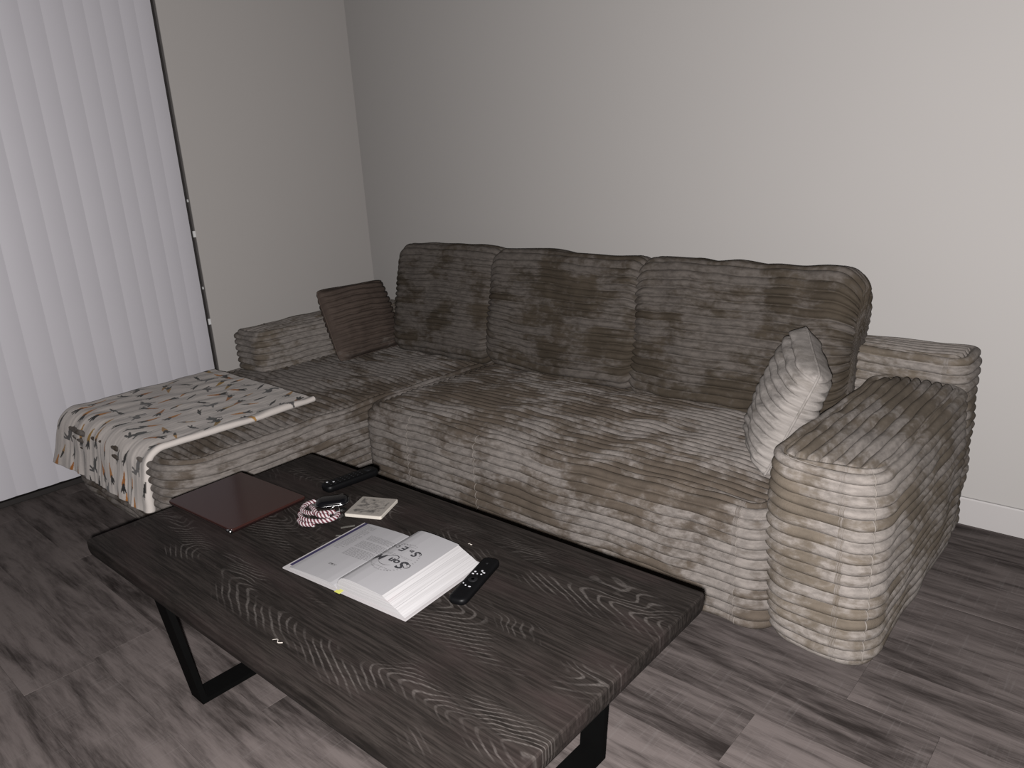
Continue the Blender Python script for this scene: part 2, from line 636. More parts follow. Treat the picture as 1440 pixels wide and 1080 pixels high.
def ribbed_block(name, x0, x1, y0, y1, z0, z1, rc, rb, rt, axis, parent, mat, seed, crown=.012, amp=AMP, bulge=.0, soft=.006,
                 step=.014, taper=0.0):
    """upholstered block: horizontal ribs round its sides, ribs along `axis` over its top"""
    ne = (max(1, int((x1 - x0 - 2 * rc) / step)), max(1, int((y1 - y0 - 2 * rc) / step)))
    kc = max(5, int(rc * 1.57 / step))
    prof = []            # inset, z, nr, nz, s
    s = 0.0
    ds = PITCH_R / 10
    na = max(3, int(rb * 1.57 / ds))
    for i in range(na + 1):
        a = math.pi / 2 * i / na
        prof.append((rb * (1 - math.sin(a)), z0 + rb * (1 - math.cos(a)), math.sin(a), -math.cos(a), rb * a))
    s = rb * math.pi / 2
    L = (z1 - rt) - (z0 + rb)
    nv = int(L / ds)
    for i in range(1, nv):
        prof.append((0, z0 + rb + L * i / nv, 1, 0, s + L * i / nv))
    s += L
    na = max(3, int(rt * 1.57 / ds))
    for i in range(na + 1):
        a = math.pi / 2 * i / na
        prof.append((rt * (1 - math.cos(a)), z1 - rt * (1 - math.sin(a)), math.cos(a), math.sin(a), s + rt * a))
    prof.append((rt + .010, z1 - .022, 0, 0, s + rt * math.pi / 2 + .01))      # folds in under the top panel
    Pb, Nb = rrect(x0, x1, y0, y1, rc, ne, kc)
    seg = np.linalg.norm(np.roll(Pb, -1, 0) - Pb, axis=1)
    arc = np.concatenate([[0], np.cumsum(seg)[:-1]])
    smax = prof[-1][4]
    Vs, R, A = [], [], []
    for ins, z, nr, nz, sv in prof:
        pin = ins + taper * max(0.0, 1 - (z - z0) / (z1 - z0)) ** 2
        base = np.c_[Pb - Nb * pin, np.full(len(Pb), z)]
        wob = .14 * sn(base, seed + 40, 2.2) + .06 * sn(base, seed + 41, 9.0)
        t = sv / PITCH_R + wob
        fade = min(1.0, sv / .02)
        h = amp * ribf(t) * (1 + .22 * sn(base, seed + 42, 6.0)) * fade - amp * .5
        bl = bulge * math.sin(math.pi * min(1, max(0, sv / smax)))
        base[:, :2] += Nb * (nr * (h + bl))[:, None]
        base[:, 2] += nz * h
        base[:, 2] = np.maximum(base[:, 2], z0 + .0015)
        Vs.append(base)
        R.append(t)
        A.append(arc)
    n = len(Pb)
    V = np.concatenate(Vs)
    R = np.concatenate(R)
    A = np.concatenate(A)
    F = []
    for i in range(len(prof) - 1):
        b0, b1 = i * n, (i + 1) * n
        for j in range(n):
            j2 = (j + 1) % n
            F.append((b0 + j, b0 + j2, b1 + j2, b1 + j))
    F.append(tuple(range(n))[::-1])
    # top panel
    e = rt - .004
    X0, X1, Y0, Y1 = x0 + e, x1 - e, y0 + e, y1 - e
    rr = max(rc - e, .006)
    fine, coarse = PITCH_R / 10, step
    nx = int((X1 - X0) / (coarse if axis == 'x' else fine))
    ny = int((Y1 - Y0) / (fine if axis == 'x' else coarse))
    gx, gy = np.meshgrid(np.linspace(X0, X1, nx + 1), np.linspace(Y0, Y1, ny + 1))
    p = np.c_[gx.ravel(), gy.ravel()]
    q = np.c_[np.clip(p[:, 0], X0 + rr, X1 - rr), np.clip(p[:, 1], Y0 + rr, Y1 - rr)]
    d = p - q
    ln = np.linalg.norm(d, axis=1)
    over = ln > rr
    p[over] = q[over] + d[over] / ln[over][:, None] * rr
    u = 2 * (p[:, 0] - X0) / (X1 - X0) - 1
    v = 2 * (p[:, 1] - Y0) / (Y1 - Y0) - 1
    base = np.c_[p, np.full(len(p), z1)]
    cr = p[:, 1] if axis == 'x' else p[:, 0]
    t = cr / PITCH_R + .16 * sn(base, seed + 50, 2.0) + .06 * sn(base, seed + 51, 9.0) + 100
    qd = np.c_[np.clip(p[:, 0], X0 + rr, X1 - rr), np.clip(p[:, 1], Y0 + rr, Y1 - rr)]
    edge = rr - np.linalg.norm(p - qd, axis=1)
    inner = np.minimum(np.minimum(p[:, 0] - X0, X1 - p[:, 0]), np.minimum(p[:, 1] - Y0, Y1 - p[:, 1]))
    edge = np.where(np.linalg.norm(p - qd, axis=1) > 1e-9, edge, np.maximum(inner, rr * .999))
    edge = np.clip(np.minimum(edge, inner), 0, None)
    w = np.clip(edge / .014, 0, 1)
    w = np.sqrt(1 - (1 - w) ** 2)
    z = z1 + crown * (1 - u ** 4) * (1 - v ** 4) + (amp * ribf(t) * (1 + .22 * sn(base, seed + 52, 6.0)) + .002) * w - amp * .5 - .004
    Vt = np.c_[p, z]
    o0 = len(V)
    V = np.concatenate([V, Vt])
    R = np.concatenate([R, t])
    A = np.concatenate([A, p[:, 0] if axis == 'x' else p[:, 1]])
    for j in range(ny):
        for i in range(nx):
            a = o0 + j * (nx + 1) + i
            F.append((a, a + 1, a + nx + 2, a + nx + 1))
    V = soften(V, seed, soft)
    SIDE[seed] = (V[:o0].reshape(len(prof), n, 3), Nb)
    return obj(name, V, F, mat, parent, True, {'rib': R, 'along': A})


def loaf_cushion(name, w, h, th, parent, mat, seed, M4, r_end=.06, rr=.05, bulge=.014):
    """back cushion: ribs run along its width and round front, top and back"""
    hh, ht = h / 2, th / 2
    Pb, Nb = rrect(-ht, ht, -hh, hh, rr, (max(2, int((th - 2 * rr) / .0034)), int((h - 2 * rr) / .0034)), max(8, int(rr * 1.57 / .0034)))
    seg = np.linalg.norm(np.roll(Pb, -1, 0) - Pb, axis=1)
    arc = np.concatenate([[0], np.cumsum(seg)[:-1]])
    tot = arc[-1] + seg[-1]
    nr = round(tot / PITCH_R)
    t0 = arc / tot * nr
    xs = []
    for i in range(9):
        xs.append(-w / 2 + r_end * (1 - math.cos(math.pi / 2 * i / 8)))
    nmid = int((w - 2 * r_end) / .014)
    for i in range(1, nmid):
        xs.append(-w / 2 + r_end + (w - 2 * r_end) * i / nmid)
    for i in range(9):
        xs.append(w / 2 - r_end * (1 - math.sin(math.pi / 2 * i / 8)))
    Vs, R, A = [], [], []
    for x in xs:
        d = w / 2 - abs(x)
        ins = 0.0 if d >= r_end else r_end - math.sqrt(max(0, r_end ** 2 - (r_end - d) ** 2))
        fx = max(0, 1 - (2 * x / w) ** 2) ** .5
        sy = (ht - min(ins * .8, ht * .88)) / ht
        sz = (hh - ins) / hh
        bl = bulge * fx * np.cos(np.clip(Pb[:, 1] / hh, -1, 1) * math.pi / 2)
        p = np.c_[np.full(len(Pb), x), Pb[:, 0] * sy + np.sign(Pb[:, 0]) * bl * np.minimum(1, np.abs(Pb[:, 0]) / ht), Pb[:, 1] * sz]
        wob = .13 * sn(p, seed + 1, 2.0) + .07 * sn(p, seed + 2, 8.0)
        t = t0 + wob
        hgt = AMP * ribf(t) * (1 + .25 * sn(p, seed + 3, 6.0))
        p[:, 1] += Nb[:, 0] * hgt
        p[:, 2] += Nb[:, 1] * hgt
        if ins > 0:
            p[:, 0] += math.copysign(1, x) * hgt * (ins / r_end) * .9
        Vs.append(p)
        R.append(t)
        A.append(np.full(len(Pb), x))
    n = len(Pb)
    V = np.concatenate(Vs)
    F = []
    for i in range(len(xs) - 1):
        for j in range(n):
            j2 = (j + 1) % n
            F.append((i * n + j, (i + 1) * n + j, (i + 1) * n + j2, i * n + j2))
    # close both ends: fold front half onto back half
    R, A = np.concatenate(R), np.concatenate(A)
    for e, rev in ((0, False), (len(xs) - 1, True)):
        c = V[e * n:(e + 1) * n].mean(0)
        ci = len(V)
        V = np.concatenate([V, c[None]])
        R = np.append(R, 0)
        A = np.append(A, 0)
        for j in range(n):
            j2 = (j + 1) % n
            f = (e * n + j, e * n + j2, ci)
            F.append(f[::-1] if rev else f)
    V = soften(V + np.array([0, 0, 10]), seed, .009) - np.array([0, 0, 10])
    V = np.c_[V, np.ones(len(V))] @ np.array(M4).T
    return obj(name, V[:, :3], F, mat, parent, True, {'rib': R, 'along': A})


sofa = thing('sectional_sofa', (1.6, -.5, 0), 'large taupe velvet corduroy sectional sofa with chaise against the wall', 'sofa')
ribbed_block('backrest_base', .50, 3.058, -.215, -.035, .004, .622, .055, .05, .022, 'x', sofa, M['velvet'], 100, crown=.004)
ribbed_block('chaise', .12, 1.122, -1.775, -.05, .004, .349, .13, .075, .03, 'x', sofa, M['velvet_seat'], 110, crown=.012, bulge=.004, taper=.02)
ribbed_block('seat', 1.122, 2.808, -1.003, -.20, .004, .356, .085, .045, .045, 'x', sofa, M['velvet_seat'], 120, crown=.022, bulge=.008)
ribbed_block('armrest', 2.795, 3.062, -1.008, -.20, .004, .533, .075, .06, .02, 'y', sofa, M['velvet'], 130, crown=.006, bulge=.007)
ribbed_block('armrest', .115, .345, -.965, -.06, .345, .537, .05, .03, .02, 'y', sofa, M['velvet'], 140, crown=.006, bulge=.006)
# light seam tapes on the armrests
mb = MB()
mb.tube([(.125, -.80, .5405), (.16, -.812, .546), (.22, -.805, .547), (.27, -.79, .547), (.325, -.785, .544), (.343, -.785, .53)], .0035, 6)
mb.build('seam_tape', M['seam'], bpy.data.objects['armrest.001'], True)


def seam_line(seed, parent, rows, cols, r=.0016):
    S, Nb = SIDE[seed]
    ctr = S.mean((0, 1))
    pts = []
    for i, j in zip(rows, cols):
        nrm = np.array([Nb[j][0], Nb[j][1], .35])
        pts.append(S[i, j] + nrm / np.linalg.norm(nrm) * .0006)
    V, F = tube_geo(np.array(pts), r, 5)
    obj('seam', V, F, M['seam'], parent, True)


def col_at(seed, x, y):
    S, _ = SIDE[seed]
    mid = S[S.shape[0] // 2]
    return int(np.argmin((mid[:, 0] - x) ** 2 + (mid[:, 1] - y) ** 2))


armR, armL = bpy.data.objects['armrest'], bpy.data.objects['armrest.001']
nr_ = SIDE[130][0].shape[0]
jc = col_at(130, 3.052, -.998)
seam_line(130, armR, list(range(22, nr_ - 2)), [jc] * (nr_ - 24))
nc_ = SIDE[130][0].shape[1]
ja, jb = col_at(130, 2.815, -1.01), jc
js = [j % nc_ for j in range(ja, (jb if jb > ja else jb + nc_) + 1)]
seam_line(130, armR, [nr_ - 5] * len(js), js, .0013)
nr2 = SIDE[120][0].shape[0]
for xs_ in (1.40, 1.75, 2.72):
    jj = col_at(120, xs_, -1.01)
    seam_line(120, bpy.data.objects['seat'], list(range(14, nr2 - 7)), [jj] * (nr2 - 21), .0010)


def frame(center, xdir, updir):
    x = np.array(xdir, float)
    x /= np.linalg.norm(x)
    z = np.array(updir, float)
    z -= (z @ x) * x
    z /= np.linalg.norm(z)
    y = np.cross(z, x)
    m = np.eye(4)
    m[:3, 0], m[:3, 1], m[:3, 2], m[:3, 3] = x, y, z, center
    return m


for i, (xa, xb, tilt, zt, yoff, dz, yaw) in enumerate(((.53, 1.185, 15, .885, -.205, .006, 2), (1.165, 1.955, 13, .88, -.215, 0, 0), (1.935, 2.735, 12, .875, -.225, 0, -1))):
    a = math.radians(tilt)
    h = .495 + dz
    c = ((xa + xb) / 2, yoff, .362 + h / 2 * math.cos(a) + .005)
    loaf_cushion('back_cushion', xb - xa, h, .15, sofa, M['velvet_cushion'], 200 + 10 * i,
                 frame(c, (math.cos(math.radians(yaw)), math.sin(math.radians(yaw)), 0), (0, math.sin(a), math.cos(a))))


def throw_pillow(name, TL, TR, BL, BR, th, mat, seed, label, group):
    TL, TR, BL, BR = (np.array(p, float) for p in (TL, TR, BL, BR))
    hgt = np.linalg.norm((TL + TR) / 2 - (BL + BR) / 2)
    nrib = round(hgt / PITCH_R)
    nu, nv = 44, nrib * 8
    u = np.linspace(-1, 1, nu + 1)
    v = np.linspace(-1, 1, nv + 1)
    uu, vv = np.meshgrid(u, v)
    uu, vv = uu.ravel(), vv.ravel()
    ub = uu * (1 - .03 * (1 - vv ** 2))
    vb = vv * (1 - .03 * (1 - uu ** 2))
    cut = .05 * (np.abs(uu) * np.abs(vv)) ** 6
    ub, vb = ub * (1 - cut), vb * (1 - cut)
    a, b_ = (ub + 1) / 2, (vb + 1) / 2
    base = ((1 - a) * b_)[:, None] * TL + (a * b_)[:, None] * TR + ((1 - a) * (1 - b_))[:, None] * BL + (a * (1 - b_))[:, None] * BR
    nrm = np.cross(TR - TL, TL - BL)
    nrm /= np.linalg.norm(nrm)
    env = (np.clip(1 - np.abs(uu) ** 2.4, 0, 1) * np.clip(1 - np.abs(vv) ** 2.4, 0, 1)) ** .55
    t = (vv + 1) / 2 * nrib
    tw = t + .22 * sn(base, seed, 3.0) + .08 * sn(base, seed + 1, 12)
    rib = AMP * 1.25 * ribf(tw) * (1 + .25 * sn(base, seed + 2, 8))
    V, R, A = [], [], []
    for sgn in (1, -1):
        edge = np.clip(env * 3, .45, 1)
        V.append(base + sgn * nrm[None] * (th * env + rib * edge + .004 * sn(base, seed + 3, 5) * env)[:, None])
        R.append(tw)
        A.append(a * .35)
    F = []
    n1 = nu + 1
    N = n1 * (nv + 1)
    for j in range(nv):
        for i in range(nu):
            q = j * n1 + i
            F.append((q, q + 1, q + n1 + 1, q + n1))
            F.append((N + q, N + q + n1, N + q + n1 + 1, N + q + 1))
    for i in range(nu):
        F.append((i, N + i, N + i + 1, i + 1))
        q = nv * n1 + i
        F.append((q, q + 1, N + q + 1, N + q))
    for j in range(nv):
        q = j * n1
        F.append((q, q + n1, N + q + n1, N + q))
        q = j * n1 + nu
        F.append((q, N + q, N + q + n1, q + n1))
    V, R, A = np.concatenate(V), np.concatenate(R), np.concatenate(A)
    root = thing(name, (V[:, 0].mean(), V[:, 1].mean(), V[:, 2].min()), label, 'pillow', group)
    obj('cover', V, F, mat, root, True, {'rib': R, 'along': A})
    # sewn edge
    per = []
    for i in range(nu + 1):
        per.append(base[i])
    for j in range(1, nv + 1, 4):
        per.append(base[j * n1 + nu])
    for i in range(nu, -1, -1):
        per.append(base[nv * n1 + i])
    for j in range(nv - 1, 0, -4):
        per.append(base[j * n1])
    Vt, Ft = tube_geo(np.array(per), .004, 6, True)
    obj('edge_seam', Vt, Ft, mat, root, True, {'rib': np.full(len(Vt), .5), 'along': np.linspace(0, 1.4, len(Vt))})
    return root


throw_pillow('throw_pillow', (.415, -.675, .705), (.40, -.265, .695), (.545, -.675, .372), (.535, -.285, .372), .055, M['velvet_pillow_brown'], 300,
             'small brown ribbed throw pillow leaning on the low chaise armrest', 'throw pillows on the sofa')
throw_pillow('throw_pillow', (2.655, -.44, .735), (2.812, -.735, .672), (2.545, -.53, .372), (2.70, -.81, .372), .06, M['velvet_pillow_light'], 310,
             'small pale grey ribbed throw pillow wedged beside the wide end armrest', 'throw pillows on the sofa')

# ------------------------------------------------------------------ coffee table
TX, TY, TR_, TL_, TW, TH = 1.5512, -1.5126, .0145, 1.3317, .6669, .425
PIV = (TX, TY)
M['table'] = table_mat(TX, TY)
table = thing('coffee_table', (TX + TL_ / 2, TY - TW / 2, 0), 'dark grained wood coffee table with black metal loop legs', 'table')
prof = [(.030, TH - .060), (.018, TH - .056), (.009, TH - .048), (.003, TH - .037), (.0, TH - .024), (.0, TH - .004), (.0012, TH - .0012), (.004, TH)]
V, F = slab(TX, TX + TL_, TY - TW, TY, .010, prof, 5)
obj('tabletop', rot2(V, TR_, PIV), F, M['table'], table, smooth=False)
for xa in (1.758, 2.648):
    yo0, yo1 = -2.128, -1.556        # outer top corners
    yi0, yi1 = -2.080, -1.604        # outer foot corners
    zt = TH - .060
    th = .013
    outer = [(yo0, zt), (yi0, 0), (yi1, 0), (yo1, zt)]
    inner = [(yo0 + th * 1.1 + .002, zt - th), (yi0 + th * 1.0, th), (yi1 - th * 1.0, th), (yo1 - th * 1.1 - .002, zt - th)]
    V = [(x, y, z) for x in (xa, xa + .06) for (y, z) in outer + inner]
    F = []
    for i in range(4):
        j = (i + 1) % 4
        F += [(i, j, 8 + j, 8 + i), (4 + i, 12 + i, 12 + j, 4 + j), (i, 4 + i, 4 + j, j), (8 + i, 8 + j, 12 + j, 12 + i)]
    lg = obj('leg_frame', np.array(V), F, M['black_metal'], table, smooth=False)
    for dx in (.012, .048):
        mb = MB()
        mb.tube([(xa + dx, yo0 + .0045, zt - .028), (xa + dx, yo0 + .0005, zt - .028)], .004, 8)
        mb.build('bolt', M['chrome'], lg)


# ------------------------------------------------------------------ things on the table
# laptop
lap = thing('laptop', (1.693, -1.842, TH), 'closed maroon laptop with a glossy lid on the coffee table', 'laptop')
LC = (1.693, -1.842)
la = math.radians(3.0)
hx, hy = .153, .111
V, F = slab(LC[0] - hx, LC[0] + hx, LC[1] - hy, LC[1] + hy, .008, [(.012, TH + .0005), (.003, TH + .004), (0, TH + .0085), (.001, TH + .0095)], 5)
obj('base', rot2(V, la, LC), F, M['laptop_base'], lap, smooth=False)
V, F = slab(LC[0] - hx, LC[0] + hx, LC[1] - hy, LC[1] + hy, .008, [(.001, TH + .0102), (0, TH + .011), (0, TH + .0148), (.0015, TH + .016)], 5)
obj('lid', rot2(V, la, LC), F, M['lid'], lap, smooth=False)
mb = MB()
mb.tube(rot2([(LC[0] + hx - .016, LC[1] - hy - .0008, TH + .0098), (LC[0] + hx - .0005, LC[1] - hy - .0008, TH + .0098)], la, LC), .0048, 10)
mb.build('hinge', M['chrome'], lap, True)
for sx in (-1, 1):
    mb = MB()
    mb.box(LC[0] + sx * .10 - .02, LC[0] + sx * .10 + .02, LC[1] + .08, LC[1] + .085, TH, TH + .003)
    mb.build('rubber_foot', M['button_dark'], lap)

# coaster
CC = (2.023, -1.65)


def coaster_mat():
    m, nt, b = mat_new('coaster_face')
    g = G(nt)
    P = g.obj_coord()
    s = g.sep(P)
    n1 = g.noise(P, 34, 3, .6, 1.5)
    n2 = g.noise(P, 90, 3, .6)
    edge = g.math('MAXIMUM', g.math('ABSOLUTE', s[0]), g.math('ABSOLUTE', s[1]))
    inside = g.math('SUBTRACT', 1.0, g.sstep(edge, .036, .043))
    dark = g.math('MULTIPLY', g.sstep(g.math('MULTIPLY_ADD', n2, .35, n1), .56, .84), inside)
    g.link(g.mix(dark, (.22, .20, .18), (.055, .05, .046)), b.inputs['Base Color'])
    b.inputs['Roughness'].default_value = .6
    return m


coast = thing('coaster', (*CC, TH), 'square cream coaster with a worn grey print beside the keys', 'coaster')
hs = .0515
V, F = slab(CC[0] - hs, CC[0] + hs, CC[1] - hs, CC[1] + hs, .005, [(.0008, TH + .0004), (0, TH + .0012), (0, TH + .0076), (.001, TH + .0084)], 4)
obj('body', rot2(V, math.radians(25), CC), F, M['cork'], coast, smooth=False)
V, F = slab(-hs + .002, hs - .002, -hs + .002, hs - .002, .004, [(0, .0), (0, .0005), (.0004, .0008)], 4)
cf = obj('printed_face', V, F, coaster_mat(), coast, smooth=False, origin=(0, 0, 0))
cf.location = (0, 0, .0083)
cf.rotation_euler.z = math.radians(25)


# remotes
def remote(name, c, ang, ln, wd, th, label, buttons, parts_mat, crown=.002):
    root = thing(name, (*c, TH), label, 'remote', 'remote controls on the coffee table')
    V, F = slab(c[0] - wd / 2, c[0] + wd / 2, c[1] - ln / 2, c[1] + ln / 2, wd * .36,
                [(.004, TH + .0005), (.0012, TH + .003), (0, TH + th * .55), (.001, TH + th - .003), (.004, TH + th - .0006), (.009, TH + th)], 7)
    obj('shell', rot2(V, ang, c), F, parts_mat, root)
    for (u, v, a, b_, mt) in buttons:
        V, F = slab(c[0] + u - a / 2, c[0] + u + a / 2, c[1] + v - b_ / 2, c[1] + v + b_ / 2, min(a, b_) * .45,
                    [(0, TH + th - .003), (0, TH + th + .0007), (.0005, TH + th + .0012)], 4)
        obj('button', rot2(V, ang, c), F, M[mt], root)
    return root


bt = [(-.009, .020, .005, .004, 'button_grey'), (.004, .027, .0045, .0045, 'button_grey'), (.0105, .021, .006, .003, 'button_grey'),
      (-.010, .011, .005, .003, 'button_grey'), (-.001, .013, .003, .003, 'button_grey'), (.008, .014, .004, .0035, 'button_grey'),
      (-.012, -.028, .003, .003, 'button_grey'), (-.004, -.034, .0035, .0035, 'button_grey'), (.006, -.036, .006, .0025, 'button_grey'),
      (0, -.009, .020, .020, 'button_dark'), (0, -.009, .008, .008, 'gloss_black'), (0, .058, .006, .006, 'button_dark')]
remote('remote_control', (2.487, -1.745), math.radians(17), .172, .042, .016, 'short black remote control lying beside the open book', bt, M['black_plastic'])
bt2 = []
for r in range(8):
    for q in range(3):
        lit = (r < 2 and q < 2) or (r == 4 and q == 1)
        bt2.append(((q - 1) * .011, -.066 + r * .014, .006, .006, 'button_grey' if lit and (r + q) % 2 == 0 else 'button_dark'))
bt2.append((0, .058, .022, .022, 'button_dark'))
remote('remote_control', (1.838, -1.577), math.radians(-6), .168, .046, .020, 'long black remote control at the far corner behind the keys', bt2, M['black_plastic'])

# keys with a striped lanyard
keys = thing('key_bunch', (1.945, -1.735, TH), 'bunch of keys with black fob on a maroon and white striped lanyard', 'keys')


def rope(path, r, turns_per_m, strands, tw0=0.0):
    P = np.asarray(path, float)
    T = np.gradient(P, axis=0)
    T /= np.linalg.norm(T, axis=1)[:, None]
    up = np.array([0, 0, 1.0])
    A = np.cross(T, up)
    A /= np.linalg.norm(A, axis=1)[:, None]
    B = np.cross(T, A)
    s = np.concatenate([[0], np.cumsum(np.linalg.norm(np.diff(P, axis=0), axis=1))])
    out = []
    for k in range(strands):
        ph = s * turns_per_m * 2 * math.pi + 2 * math.pi * k / strands + tw0
        out.append(P + r * (np.cos(ph)[:, None] * A + np.sin(ph)[:, None] * B))
    return out


def spline(pts, n):
    pts = np.array(pts, float)
    m = len(pts)
    out = []
    for i in range(m - 1):
        p0, p1, p2, p3 = pts[max(i - 1, 0)], pts[i], pts[i + 1], pts[min(i + 2, m - 1)]
        for k in range(n):
            t = k / n
            out.append(.5 * ((2 * p1) + (-p0 + p2) * t + (2 * p0 - 5 * p1 + 4 * p2 - p3) * t * t + (-p0 + 3 * p1 - 3 * p2 + p3) * t ** 3))
    out.append(pts[-1])
    return np.array(out)


z0 = TH + .0062
cord_paths = [
    [(1.868, -1.716, z0), (1.866, -1.742, z0), (1.884, -1.766, z0), (1.914, -1.770, z0 + .002), (1.942, -1.764, z0 + .006), (1.966, -1.748, z0 + .008), (1.972, -1.728, z0 + .004)],
    [(1.898, -1.782, z0), (1.926, -1.794, z0), (1.958, -1.790, z0), (1.986, -1.770, z0), (1.994, -1.744, z0), (1.980, -1.722, z0)],
    [(1.905, -1.752, z0 + .009), (1.936, -1.764, z0 + .016), (1.968, -1.772, z0 + .012), (1.990, -1.756, z0 + .010)],
    [(1.925, -1.803, z0 - .001), (1.952, -1.810, z0 - .001), (1.980, -1.796, z0 - .001)],
]
mm, mw = MB(), MB()
for pth in cord_paths:
    st = rope(spline(pth, 26), .0029, 55, 4)
    for k, sp in enumerate(st):
        (mw if k in (0, 2) else mm).tube(sp, .0034, 6)
mm.build('maroon_strand', M['maroon'], keys, True)
mw.build('white_strand', M['white_cord'], keys, True)
FC = (1.925, -1.700)
V, F = slab(FC[0] - .026, FC[0] + .026, FC[1] - .042, FC[1] + .042, .021,
            [(.007, TH + .006), (.002, TH + .009), (0, TH + .014), (.001, TH + .019), (.005, TH + .0225), (.010, TH + .024)], 8)
fob = obj('key_fob', rot2(V, math.radians(-38), FC), F, M['gloss_black'], keys)
P, _ = rrect(FC[0] - .0265, FC[0] + .0265, FC[1] - .0425, FC[1] + .0425, .021, (3, 6), 8)
Vr, Fr = tube_geo(rot2(np.c_[P, np.full(len(P), TH + .014)], math.radians(-38), FC), .0011, 6, True)
obj('fob_rim', Vr, Fr, M['chrome'], fob)


def key_blade(c, ang, ln, tilt):
    mb = MB()
    th = np.linspace(0, 2 * math.pi, 18, endpoint=False)
    head = [(.0115 * math.cos(t), .010 * math.sin(t)) for t in th]
    V = [(x, y, z) for z in (0, .002) for x, y in head]
    n = len(head)
    F = [(j, (j + 1) % n, n + (j + 1) % n, n + j) for j in range(n)] + [tuple(range(n))[::-1], tuple(range(n, 2 * n))]
    mb.add(V, F)
    out = [(.009, -.004)]
    for i in range(5):
        x = .014 + i * (ln - .02) / 5
        out += [(x, -.0042), (x + .002, -.0028), (x + .004, -.0042)]
    out += [(ln, -.001), (ln - .002, .004), (.009, .004)]
    V = [(x, y, z) for z in (0, .002) for x, y in out]
    n = len(out)
    F = [(j, (j + 1) % n, n + (j + 1) % n, n + j) for j in range(n)] + [tuple(range(n))[::-1], tuple(range(n, 2 * n))]
    mb.add(V, F)
    V = np.concatenate(mb.V)
    V[:, 2] += V[:, 0] * math.tan(tilt)
    V = rot2(V, ang, (0, 0)) + np.array(c)
    obj('key', V, mb.F, M['key_steel'], keys, smooth=False)


key_blade((1.967, -1.700, TH + .003), math.radians(-70), .048, .05)
key_blade((1.990, -1.728, TH + .002), math.radians(-120), .046, .02)
key_blade((1.885, -1.692, TH + .008), math.radians(60), .046, .06)
key_blade((1.900, -1.736, TH + .010), math.radians(120), .044, -.08)
mb = MB()
th_ = np.linspace(0, 2 * math.pi, 30, endpoint=False)
mb.tube([(1.962 + .013 * math.cos(t), -1.722 + .013 * math.sin(t), TH + .010 + .005 * math.sin(t)) for t in th_], .0012, 6, True)
mb.build('key_ring', M['key_steel'], keys, True)
mb = MB()
mb.tube([(1.900 + .010 * math.cos(t), -1.668 + .010 * math.sin(t), TH + .006 + .003 * math.sin(t)) for t in th_], .0011, 6, True)
mb.build('key_ring', M['key_steel'], keys, True)

# open book
BO, BA = np.array([2.097, -1.953]), math.radians(5)
BU, BV = np.array([math.cos(BA), math.sin(BA)]), np.array([-math.sin(BA), math.cos(BA)])
BH = .238
book = thing('open_book', (*(BO + BU * .18 + BV * BH / 2), TH), 'thick open book with white pages lying on the coffee table', 'book')


def bk(u, v, z):
    p = BO + BU * u + BV * v
    return (p[0], p[1], TH + z)


def extrude_profile(pf, v0, v1, mat, name, smooth=False, nseg=8, vshift=None):
    vs = np.linspace(v0, v1, nseg + 1)
    n = len(pf)
    V = [bk(u, v, z) for v in vs for (u, z) in pf]
    F = []
    for i in range(nseg):
        for j in range(n):
            j2 = (j + 1) % n
            F.append((i * n + j, (i + 1) * n + j, (i + 1) * n + j2, i * n + j2))
    F.append(tuple(range(n)))
    F.append(tuple(nseg * n + j for j in range(n))[::-1])
    return obj(name, np.array(V), F, mat, book, smooth)


extrude_profile([(-.003, .0005), (.376, .0005), (.376, .0035), (-.003, .0035)], -.004, BH + .004, M['cover'], 'cover')
extrude_profile([(.0035, .0036), (.020, .0036), (.020, .0050), (.0035, .0050)], .012, BH + .002, M['navy'], 'endpaper_strip')
rtop = [(.1745, .010), (.177, .018), (.182, .027), (.190, .034), (.200, .0375), (.215, .039), (.240, .0390), (.270, .0375), (.300, .0355), (.3125, .0345)]
fore = [(.318, .0315), (.326, .0270), (.3275, .0268), (.346, .0175), (.3475, .0174), (.371, .0040)]
right = [(.1735, .0040)] + rtop + fore
rb_ = extrude_profile(right, 0, BH - .004, M['page_edges'], 'page_block')
# the two open pages lie on top of their blocks
ltop = [(.0175, .0072), (.03, .0090), (.07, .0112), (.11, .0128), (.14, .0132), (.155, .0125), (.165, .0100), (.172, .0062)]
lb_ = extrude_profile([(.172, .0040), (.0175, .0040)] + ltop, 0, BH - .004, M['page_edges'], 'page_block')


def height(prof_, u):
    us = [p[0] for p in prof_]
    zs = [p[1] for p in prof_]
    return float(np.interp(u, us, zs))


def page_sheet(pf, name):
    us = np.interp(np.linspace(0, len(pf) - 1, 40), range(len(pf)), [p[0] for p in pf])
    vs = np.linspace(-.0008, BH - .003, 10)
    V, F = [], []
    for dz in (.0012, .0008):
        for v in vs:
            for u in us:
                V.append(bk(u, v, height(pf, u) + dz))
    n, m = len(us), len(vs)
    for j in range(m - 1):
        for i in range(n - 1):
            q = j * n + i
            F.append((q, q + 1, q + n + 1, q + n))
            q += n * m
            F.append((q, q + n, q + n + 1, q + 1))
    for i in range(n - 1):
        F.append((i, n * m + i, n * m + i + 1, i + 1))
        q = (m - 1) * n + i
        F.append((q, q + 1, n * m + q + 1, n * m + q))
    return obj(name, np.array(V), F, M['paper'], book, False)


pr_ = page_sheet(rtop, 'page')
pl_ = page_sheet(ltop, 'page')


